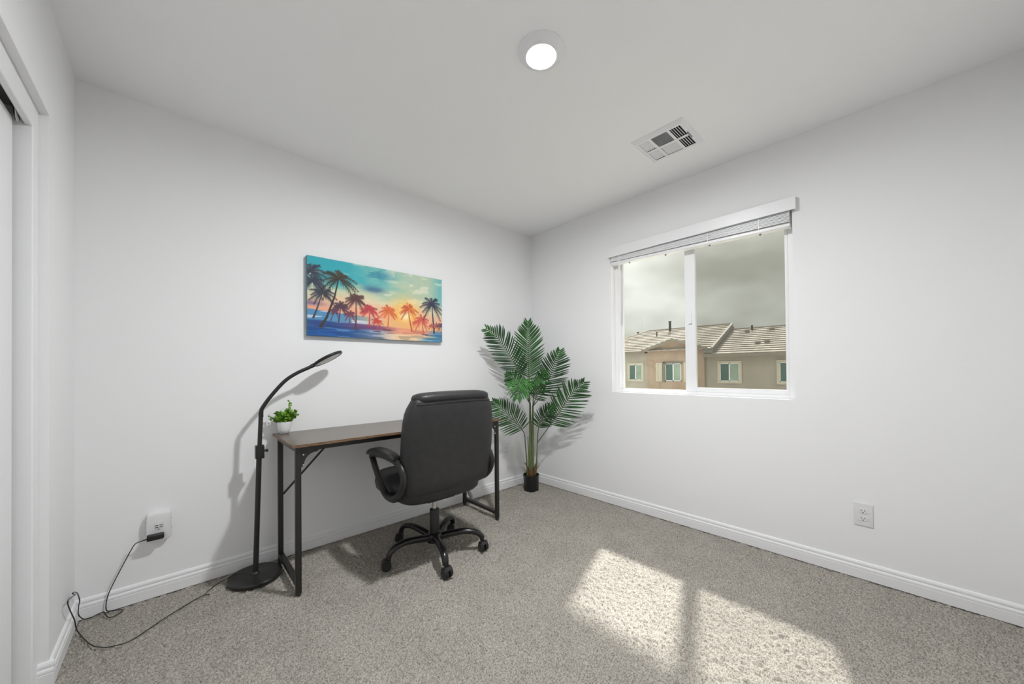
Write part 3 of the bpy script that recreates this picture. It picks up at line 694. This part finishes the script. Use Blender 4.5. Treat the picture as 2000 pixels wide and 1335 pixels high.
# seat (local coordinates, chair faces +y)
sx = -0.022
bm = bmesh.new()
prof = [(0.380, 0.215, 0.205, 0.0), (0.386, 0.240, 0.232, 0.0), (0.405, 0.256, 0.248, 0.0), (0.44, 0.262, 0.254, 0.0), (0.475, 0.258, 0.250, 0), (0.497, 0.240, 0.232, 0), (0.507, 0.20, 0.19, 0), (0.510, 0.10, 0.10, 0)]
loft(bm, [sring(sx, 0.045, z, a, b, 5, 48) for z, a, b, _ in prof]); obj('seat', bm, M_LEATHER, ck, 180)
bm = bmesh.new(); box(bm, -0.10, 0.08, -0.10, 0.10, 0.345, 0.382, 0.008, 2); box(bm, -0.20, 0.16, -0.02, 0.02, 0.362, 0.384, 0.002, 1); obj('tilt_mechanism', bm, M_BLACK, ck, 40)
bm = bmesh.new(); tube(bm, smooth_path([(0.06, 0.02, 0.358), (0.17, 0.02, 0.352), (0.235, 0.01, 0.335), (0.262, 0.0, 0.300)], 4), 0.006, 8); lv = obj('height_lever', bm, M_BLACK, ck, 60)
bm = bmesh.new(); tube(bm, smooth_path([(0.252, 0.004, 0.315), (0.268, -0.002, 0.287), (0.276, -0.008, 0.255)], 4), [0.006, 0.009, 0.011, 0.012, 0.012, 0.012, 0.011, 0.009, 0.004], 10); obj('lever_grip', bm, M_GREY, lv, 60)
# backrest
def yb(z): return -0.195 - 0.05 * max(0, (z - 0.45)) / 0.5
bm = bmesh.new()
zs = [(0.440, 0.215, 0.030), (0.447, 0.240, 0.040), (0.465, 0.262, 0.050), (0.50, 0.276, 0.054), (0.56, 0.283, 0.056), (0.66, 0.286, 0.057), (0.76, 0.285, 0.057), (0.83, 0.281, 0.057), (0.88, 0.273, 0.056), (0.91, 0.262, 0.054), (0.935, 0.248, 0.050), (0.950, 0.240, 0.046), (0.960, 0.225, 0.036)]
loft(bm, [sring(sx, yb(z) + 0.012, z, a, b, 4.5, 56) for z, a, b in zs]); bk = obj('backrest', bm, M_LEATHER, ck, 180)
# quilted front cushions
for (z0, z1) in ((0.52, 0.66), (0.665, 0.80), (0.805, 0.93)):
    bm = bmesh.new(); zc = (z0 + z1) / 2; hz = (z1 - z0) / 2
    loft(bm, [[Vector((p.x, yb(zc) + 0.045 + d_, zc + p.y * 1.0)) for p in sring(sx, 0, 0, 0.225 * f, hz * f, 5, 40)] for d_, f in ((0.0, 1.0), (0.025, 0.98), (0.040, 0.88), (0.046, 0.6))]); obj('cushion', bm, M_LEATHER, ck, 180)
# rolled top edge
bm = bmesh.new()
N_ = 26; rings = []
for i in range(N_ + 1):
    t = -1 + 2 * i / N_; f = max(0.05, (1 - abs(t) ** 9)) ** 0.5
    x = sx + 0.005 + t * 0.243; zc = 0.962 - 0.006 * t * t
    rings.append([Vector((x, yb(0.96) + 0.020 + 0.062 * f * math.copysign(abs(math.cos(a)) ** 0.8, math.cos(a)), zc + 0.029 * f * math.copysign(abs(math.sin(a)) ** 0.8, math.sin(a)))) for a in [2 * PI * j / 20 for j in range(20)]])
loft(bm, rings); obj('top_roll', bm, M_LEATHER, ck, 180)
bm = bmesh.new(); tube(bm, [Vector((sx + t * 0.236, yb(0.94) - 0.040 + 0.010 * t ** 4, 0.934 - 0.004 * t * t)) for t in [-1 + k / 10 for k in range(21)]], 0.0022, 6); obj('seam', bm, M_LEATHER, bk, 180)
# arms: closed loops with padded top
for s, x in ((-1, sx - 0.292), (1, sx + 0.284)):
    loop = smooth_path([(x, 0.155, 0.600), (x - s * -0.002, 0.120, 0.565), (x, 0.085, 0.520), (x, 0.040, 0.470), (x, -0.020, 0.432), (x, -0.090, 0.425), (x, -0.160, 0.450), (x, -0.215, 0.500), (x, -0.232, 0.560), (x, -0.205, 0.610), (x, -0.140, 0.632), (x, -0.04, 0.640), (x, 0.06, 0.638), (x, 0.13, 0.628), (x, 0.165, 0.612), (x, 0.155, 0.600)], 4)
    bm = bmesh.new(); tube(bm, loop, 0.0165, 10, True, 1.15, (1, 0, 0)); ar = obj('armrest', bm, M_BLACK, ck, 180)
    bm = bmesh.new()
    pp = [(-0.160, 0.018, 0.006, 0.644), (-0.150, 0.026, 0.014, 0.649), (-0.10, 0.030, 0.017, 0.655), (0.0, 0.031, 0.018, 0.660), (0.09, 0.031, 0.018, 0.655), (0.15, 0.030, 0.017, 0.642), (0.185, 0.026, 0.014, 0.630), (0.198, 0.014, 0.007, 0.624)]
    loft(bm, [[Vector((x + p.x, y, z + p.y)) for p in sring(0, 0, 0, a, b, 3, 20)] for y, a, b, z in pp]); obj('arm_pad', bm, M_LEATHER, ar, 180)
    obj('arm_bracket', B(min(x, x - s * 0.07), max(x, x - s * 0.07), -0.11, 0.0, 0.405, 0.428, 0.003, 1), M_BLACK, ck)

# ------------------------------------------------------------------ palm
PC = Vector((-0.225, -0.195, 0))
pm = empty('potted_palm', PC); tag(pm, 'tall artificial palm in a black nursery pot in the room corner', 'plant')
bm = bmesh.new(); lathe(bm, [(0.064, 0.0), (0.067, 0.003), (0.072, 0.128), (0.075, 0.130), (0.075, 0.142), (0.070, 0.142), (0.068, 0.120), (0.002, 0.118)], 0, 0, 40); obj('pot', bm, M_POTB, pm, 40)
bm = bmesh.new(); lathe(bm, [(0.068, 0.112), (0.05, 0.124), (0.002, 0.126)], 0, 0, 24); obj('soil', bm, M_SOIL, pm, 60)
STEMS = {'a': ((-0.238, -0.203, 0.80), (-0.235, -0.199, 0.12), 0.0125), 'b': ((-0.222, -0.222, 0.77), (-0.222, -0.210, 0.12), 0.0125), 'c': ((-0.278, -0.170, 0.50), (-0.258, -0.185, 0.12), 0.0065), 'd': ((-0.257, -0.190, 0.49), (-0.250, -0.195, 0.12), 0.0060), 'e': ((-0.190, -0.245, 0.440), (-0.194, -0.225, 0.12), 0.0060)}
for k, (t_, b_, r_) in STEMS.items():
    t_, b_ = Vector(t_) - PC, Vector(b_) - PC
    bm = bmesh.new(); tube(bm, [b_.lerp(t_, f) + Vector((0.003 * math.sin(f * 5), 0.003 * math.sin(f * 4 + 1), 0)) for f in (0, .2, .4, .6, .8, 1)], [r_ * 1.15, r_ * 1.1, r_, r_ * 0.9, r_ * 0.8, r_ * 0.65], 10)
    obj('stem', bm, M_STEM, pm, 60)
# brown husk sheaths round the stem bases
for i, (a, ln, tilt) in enumerate(((2.6, 0.13, 0.55), (3.5, 0.16, 0.30), (4.3, 0.15, 0.16), (5.0, 0.17, 0.12), (5.7, 0.13, 0.25), (0.3, 0.14, 0.5), (1.5, 0.15, 0.25), (4.7, 0.11, 0.28), (2.1, 0.12, 0.35))):
    d_ = Vector((math.cos(a), math.sin(a), 0)); s_ = Vector((-math.sin(a), math.cos(a), 0)); b0 = d_ * 0.026 + Vector((0, 0, 0.105))
    rings = []
    for f in (0, .25, .5, .75, .92, 1.0):
        c = b0 + d_ * (math.tan(tilt) * ln * f * (0.5 + 0.5 * f) + (0.03 * f ** 4)) + Vector((0, 0, ln * f * (1 - 0.12 * f * f))); wd = 0.017 * (1 - f) ** 0.6 + 0.0014
        rings.append([c - s_ * wd + d_ * 0.001, c + d_ * 0.006 * (1 - f) + d_ * 0.001, c + s_ * wd + d_ * 0.001, c - d_ * 0.001])
    bm = bmesh.new(); loft(bm, rings); obj('husk', bm, M_HUSK, pm)
FACE = (-0.68, -0.73, 0.12); MIDF = (-0.45, -0.50, 0.74)    # faces turned to the open room, or upwards for fronds arching over
FR = [  # rachis points (world), pairs of leaflets, leaflet length, start fraction, material, roll, droop, facing
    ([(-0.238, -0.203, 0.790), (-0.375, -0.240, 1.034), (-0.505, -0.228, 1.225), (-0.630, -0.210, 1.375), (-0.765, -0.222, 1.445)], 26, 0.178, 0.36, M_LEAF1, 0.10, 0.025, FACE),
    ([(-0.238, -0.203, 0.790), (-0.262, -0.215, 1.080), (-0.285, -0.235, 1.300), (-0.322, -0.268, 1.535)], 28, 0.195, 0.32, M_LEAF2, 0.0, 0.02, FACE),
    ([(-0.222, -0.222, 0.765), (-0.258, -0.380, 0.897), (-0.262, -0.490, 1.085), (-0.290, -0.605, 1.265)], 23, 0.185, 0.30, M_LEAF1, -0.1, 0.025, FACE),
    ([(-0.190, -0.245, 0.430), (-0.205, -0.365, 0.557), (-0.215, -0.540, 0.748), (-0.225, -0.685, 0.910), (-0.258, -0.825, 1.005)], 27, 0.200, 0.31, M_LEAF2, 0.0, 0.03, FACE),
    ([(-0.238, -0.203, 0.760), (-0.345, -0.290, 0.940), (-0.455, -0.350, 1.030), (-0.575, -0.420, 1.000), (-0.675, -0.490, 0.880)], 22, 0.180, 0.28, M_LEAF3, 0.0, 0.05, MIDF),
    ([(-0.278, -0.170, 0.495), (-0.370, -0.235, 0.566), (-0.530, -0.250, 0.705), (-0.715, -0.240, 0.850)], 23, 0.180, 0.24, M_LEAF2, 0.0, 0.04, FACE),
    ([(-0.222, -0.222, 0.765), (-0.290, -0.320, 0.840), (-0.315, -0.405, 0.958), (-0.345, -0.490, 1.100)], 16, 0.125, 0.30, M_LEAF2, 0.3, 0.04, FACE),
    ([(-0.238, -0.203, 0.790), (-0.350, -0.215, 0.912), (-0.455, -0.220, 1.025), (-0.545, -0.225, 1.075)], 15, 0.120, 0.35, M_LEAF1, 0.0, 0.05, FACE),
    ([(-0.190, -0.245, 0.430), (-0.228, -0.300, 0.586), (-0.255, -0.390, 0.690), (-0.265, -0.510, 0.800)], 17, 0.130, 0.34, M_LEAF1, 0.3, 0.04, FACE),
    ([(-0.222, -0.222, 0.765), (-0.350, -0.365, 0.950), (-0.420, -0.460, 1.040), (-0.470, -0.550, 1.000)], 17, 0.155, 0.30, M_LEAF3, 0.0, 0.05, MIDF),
]
rg = random.Random(12)
def add_leaflet(bm, p, D, wdir, N0, L, droop):
    rows = []
    for q_ in (0, 0.12, 0.35, 0.62, 0.85, 1.0):
        w_ = 0.0060 * (0.40 + 2.3 * q_ * (1 - q_) + 0.25 * (1 - q_)) if q_ < 1 else 0.0004
        c = p + D * (L * q_) + wdir * (0.10 * L * q_ * q_) + Vector((0, 0, -droop * L * 4 * q_ * q_)) - N0 * (0.012 * q_ * q_)
        if c.x + PC.x > -0.012: c.x = -0.012 - PC.x        # keep clear of the two walls
        if c.y + PC.y > -0.012: c.y = -0.012 - PC.y
        rows.append((bm.verts.new(c + wdir * w_), bm.verts.new(c - N0 * (w_ * 0.45)), bm.verts.new(c - wdir * w_)))
    for a_, b_ in zip(rows[:-1], rows[1:]):
        bm.faces.new((a_[0], a_[1], b_[1], b_[0])); bm.faces.new((a_[1], a_[2], b_[2], b_[1]))
LEAVES = []
for pts, npair, Lm, f0, mt, roll, droop, hint in FR:
    path = [p - PC for p in smooth_path(pts, 8)]; n = len(path)
    bm = bmesh.new(); tube(bm, path, [0.0052 - 0.0040 * i / (n - 1) for i in range(n)], 6)
    acc = [0.0]
    for i in range(n - 1): acc.append(acc[-1] + (path[i + 1] - path[i]).length)
    fr = obj('frond', bm, M_STEM, pm, 180); hv_ = Vector(hint).normalized()
    for i in range(npair):
        e = (i + 0.4) / npair; f = (f0 + (1 - f0) * e) * acc[-1]; k = max(q_ for q_ in range(n - 1) if acc[q_] <= f); p = path[k].lerp(path[k + 1], (f - acc[k]) / (acc[k + 1] - acc[k])); T = (path[k + 1] - path[k]).normalized()
        N0 = (hv_ - T * hv_.dot(T)).normalized(); S = T.cross(N0); S = (S * math.cos(roll) + N0 * math.sin(roll)).normalized()
        pr = 0.62 + 0.38 * math.sin(PI * min(1.0, e * 1.05 + 0.10))
        if e > 0.70: pr *= 1 - (e - 0.70) * 1.9
        for sd in (-1, 1):
            L = Lm * pr * rg.uniform(0.94, 1.05); ang = math.radians(64 - 26 * e + rg.uniform(-4, 4))
            D = (S * sd * math.sin(ang) + T * math.cos(ang) + N0 * rg.uniform(0.0, 0.22)).normalized()
            LEAVES.append((L, fr, mt, p, D, (T - D * T.dot(D)).normalized(), N0, droop))
LEAVES.sort(key=lambda t: -t[0])
small = bmesh.new()
for i, (L, fr, mt, p, D, wd, N0, droop) in enumerate(LEAVES):
    if i < 300:
        bm = bmesh.new(); add_leaflet(bm, p, D, wd, N0, L, droop); obj('leaflet', bm, mt, fr)
    else: add_leaflet(small, p, D, wd, N0, L, droop)
tag(obj('small_leaflets', small, M_LEAF2, pm), kind='stuff')

# ------------------------------------------------------------------ houses outside
struct('ground', B(0.14, 120, -80, 120, -3.4, -3.2), M_GROUND)
hs = empty('neighbor_house', (25, 7, -3.2)); tag(hs, 'tan and clay stucco house with grey tiled roofs outside the window', 'house')
def hobj(name, bm, mt, parent=None, smooth=None):
    o = obj(name, bm, mt, parent or hs, smooth)
    if parent is None: o.location = -Vector(hs.location)
    return o
ZG = -3.2
hobj('wall', B(25.0, 33.0, 11.2, 17.4, ZG, 2.42), M_STUC1)
bm = bmesh.new()
loft(bm, [[Vector((X, y, z)) for y, z in ((7.02, ZG), (11.24, ZG), (11.24, 2.46), (9.13, 3.13), (7.02, 2.46))] for X in (24.85, 27.5)])
gw = hobj('wall', bm, M_STUC2)
hobj('wall', B(25.0, 33.0, -14.0, 7.05, ZG, 1.95), M_STUC3)
bm = bmesh.new(); loft(bm, [[Vector((X, y, z)) for X, z in ((25.0, 1.9), (25.0, 2.6), (29, 4.4), (33, 2.6), (33, 1.9))] for y in (6.9, 7.1)]); hobj('gable_wall', bm, M_RAKE)
def courses(a0, a1, b0, b1, n, th=0.05):
    """stepped tile courses between the eave edge a0-a1 and the ridge edge b0-b1"""
    a0, a1, b0, b1 = map(Vector, (a0, a1, b0, b1)); bm = bmesh.new()
    nrm = (a1 - a0).cross(b0 - a0).normalized()
    if nrm.z < 0: nrm = -nrm
    for k in range(n):
        f0, f1 = k / n, (k + 1.12) / n
        l0, r0, l1, r1 = a0.lerp(b0, f0), a1.lerp(b1, f0), a0.lerp(b0, min(1, f1)), a1.lerp(b1, min(1, f1))
        lo = [l0 + nrm * 0.0, r0 + nrm * 0.0, r1 - nrm * 0.01, l1 - nrm * 0.01]; hi = [l0 + nrm * (th + 0.03), r0 + nrm * (th + 0.03), r1 + nrm * 0.012, l1 + nrm * 0.012]
        loft(bm, [lo, hi])
    return bm
tag(hobj('roof_tiles', courses((24.5, 6.42, 2.42), (24.5, 17.7, 2.42), (29, 6.42, 4.46), (29, 13.18, 4.46), 13), M_TILE), kind='stuff')
hobj('roof_slope', courses((33.5, 6.42, 2.42), (33.5, 17.7, 2.42), (29, 6.42, 4.46), (29, 13.18, 4.46), 13), M_TILE)
hobj('roof_hip', courses((24.5, 17.7, 2.42), (33.5, 17.7, 2.42), (29, 13.18, 4.46), (29, 13.19, 4.46), 13), M_TILE)
tag(hobj('roof_tiles', courses((24.5, -14.0, 2.02), (24.5, 6.95, 2.02), (29, -14.0, 4.02), (29, 6.95, 4.02), 13), M_TILE), kind='stuff')
hobj('roof_slope', courses((33.5, -14.0, 2.02), (33.5, 6.95, 2.02), (29, -14.0, 4.02), (29, 6.95, 4.02), 6), M_TILE)
bm = bmesh.new(); loft(bm, [[Vector((X, y, z + dz)) for y, dz in ((6.36, -0.34), (6.42, -0.34), (6.42, 0.05), (6.36, 0.05))] for X, z in ((24.45, 2.40), (29.0, 4.46))])
hobj('rake_board', bm, M_RAKE)
bm = bmesh.new(); loft(bm, [[Vector((X, y, z + dz)) for y, dz in ((6.33, 0.05), (6.47, 0.05), (6.47, 0.13), (6.33, 0.13))] for X, z in ((24.45, 2.40), (29.0, 4.46))])
hobj('rake_tile', bm, M_TILE)
bm = bmesh.new(); loft(bm, [[Vector((X, y, z + dz)) for y, dz in ((6.42, -0.26), (6.95, -0.26), (6.95, -0.02), (6.42, -0.02))] for X, z in ((24.45, 2.40), (29.0, 4.46))])
hobj('rake_soffit', bm, M_RAKE)
hobj('ridge_cap', B(28.9, 29.1, 6.36, 13.2, 4.46, 4.56), M_TILE); hobj('ridge_cap', B(28.9, 29.1, -14, 6.95, 4.02, 4.11), M_TILE)
bm = bmesh.new(); tube(bm, [(29, 13.18, 4.50), (24.5, 17.7, 2.46)], 0.09, 8); hobj('hip_cap', bm, M_TILE)
hobj('fascia', B(24.46, 24.52, 11.3, 17.7, 2.22, 2.44), M_FASCIA); hobj('fascia', B(24.46, 24.52, -14.0, 7.0, 1.84, 2.04), M_FASCIA)
hobj('soffit', B(24.5, 25.0, 11.3, 17.6, 2.30, 2.34), M_FASCIA); hobj('soffit', B(24.5, 25.0, -14.0, 7.0, 1.88, 1.92), M_FASCIA)
# small front gable roof
for s in (1, -1):
    e = 9.13 + s * 2.42
    tag(hobj('roof_tiles', courses((24.5, e, 2.46), (27.2, e, 2.46), (24.5, 9.13, 3.23), (27.2, 9.13, 3.23), 6), M_TILE), kind='stuff')
    bm = bmesh.new(); loft(bm, [[Vector((X, y, z + dz)) for X, dz in ((24.44, -0.10), (24.50, -0.10), (24.50, 0.10), (24.44, 0.10))] for y, z in ((9.13, 3.22), (e, 2.45))]); hobj('rake_board', bm, M_FASCIA)
    bm = bmesh.new(); loft(bm, [[Vector((X, y, z + dz)) for X, dz in ((24.5, -0.10), (24.86, -0.10), (24.86, -0.02), (24.5, -0.02))] for y, z in ((9.13, 3.22), (e, 2.45))]); hobj('soffit', bm, M_EXTRIM)
def hwin(X, y0, y1, z0, z1, tr, curtain):
    bm = bmesh.new(); fr_ = 0.05
    if tr:
        box(bm, X - 0.06, X, y0 - tr, y0, z0 - tr, z1 + tr); box(bm, X - 0.06, X, y1, y1 + tr, z0 - tr, z1 + tr); box(bm, X - 0.06, X, y0, y1, z0 - tr, z0); box(bm, X - 0.06, X, y0, y1, z1, z1 + tr)
    else: box(bm, X - 0.005, X, y0 - 0.02, y1 + 0.02, z0 - 0.02, z1 + 0.02)
    wv = hobj('window', bm, M_EXTRIM if tr else M_RAKE)
    bm = bmesh.new(); yc = (y0 + y1) / 2
    for a, b, c, d_ in ((y0, y0 + fr_, z0, z1), (y1 - fr_, y1, z0, z1), (y0, y1, z0, z0 + fr_), (y0, y1, z1 - fr_, z1), (yc - 0.04, yc + 0.04, z0, z1)): box(bm, X - 0.03, X - 0.008, a, b, c, d_)
    hobj('sash', bm, M_VINYL, wv)
    hobj('pane', B(X - 0.016, X - 0.008, yc + 0.04, y1 - fr_, z0 + fr_, z1 - fr_), M_PANE, wv)
    hobj('pane', B(X - 0.016, X - 0.008, y0 + fr_, yc - 0.04, z0 + fr_, z1 - fr_), curtain, wv)
hwin(25.0, 11.75, 12.91, 0.17, 1.42, 0.13, M_PANE2); hwin(25.0, 4.88, 6.07, 0.18, 1.42, 0.14, M_PANE2); hwin(25.0, 1.50, 2.69, 0.18, 1.42, 0.14, M_PANE2)
hwin(24.85, 8.62, 9.80, 0.14, 1.46, 0, M_PANE2)
bm = bmesh.new(); box(bm, 24.72, 24.85, 9.80, 9.94, 0.06, 1.58); box(bm, 24.72, 24.85, 8.48, 9.94, 1.50, 1.58); hobj('window_surround', bm, M_RAKE)
for y0 in (10.04, 7.93):
    sh = hobj('shutter', B(24.79, 24.85, y0, y0 + 0.50, 0.08, 1.54), M_EXTRIM)
    for k in range(4): hobj('board', B(24.775, 24.79, y0 + 0.01 + k * 0.123, y0 + 0.12 + k * 0.123, 0.09, 1.53), M_EXTRIM, sh)
def pipe(x, y, z0, z1, r=0.07):
    bm = bmesh.new(); lathe(bm, [(r * 1.5, z0), (r * 1.4, z0 + 0.12), (r, z0 + 0.14), (r, z1 - 0.06), (r * 1.3, z1 - 0.05), (r * 1.3, z1)], x, y, 12); hobj('vent_pipe', bm, M_PIPE, None, 40)
pipe(28.6, 11.05, 4.15, 5.14, 0.10); pipe(27.6, 11.75, 3.75, 4.2, 0.05); pipe(28.6, 5.0, 3.75, 4.22, 0.06)
for x, y, z in ((28.2, 5.2, 3.72), (26.0, 4.05, 2.76), (26.1, 3.55, 2.80), (28.4, 3.75, 3.82)):
    hobj('roof_vent', B(x - 0.12, x + 0.12, y - 0.14, y + 0.14, z - 0.02, z + 0.10), M_FASCIA)
h2 = empty('far_house', (38, 22, -3.2)); tag(h2, 'sliver of a farther tiled roof with a vent pipe at the left window edge', 'house')
def h2obj(name, bm, mt, smooth=None): o = obj(name, bm, mt, h2, smooth); o.location = -Vector(h2.location); return o
h2obj('wall', B(35, 42, 17.6, 30, ZG, 2.6), M_STUC1)
h2obj('roof_tiles', courses((34.5, 17.2, 2.6), (34.5, 30, 2.6), (38.5, 17.2, 4.28), (38.5, 30, 4.28), 10), M_TILE)
h2obj('roof_slope', courses((42.5, 17.2, 2.6), (42.5, 30, 2.6), (38.5, 17.2, 4.28), (38.5, 30, 4.28), 6), M_TILE)
bm = bmesh.new(); lathe(bm, [(0.12, 4.0), (0.10, 4.1), (0.10, 5.35), (0.14, 5.36), (0.14, 5.45)], 37.9, 18.92, 12); h2obj('vent_pipe', bm, M_PIPE, 40)
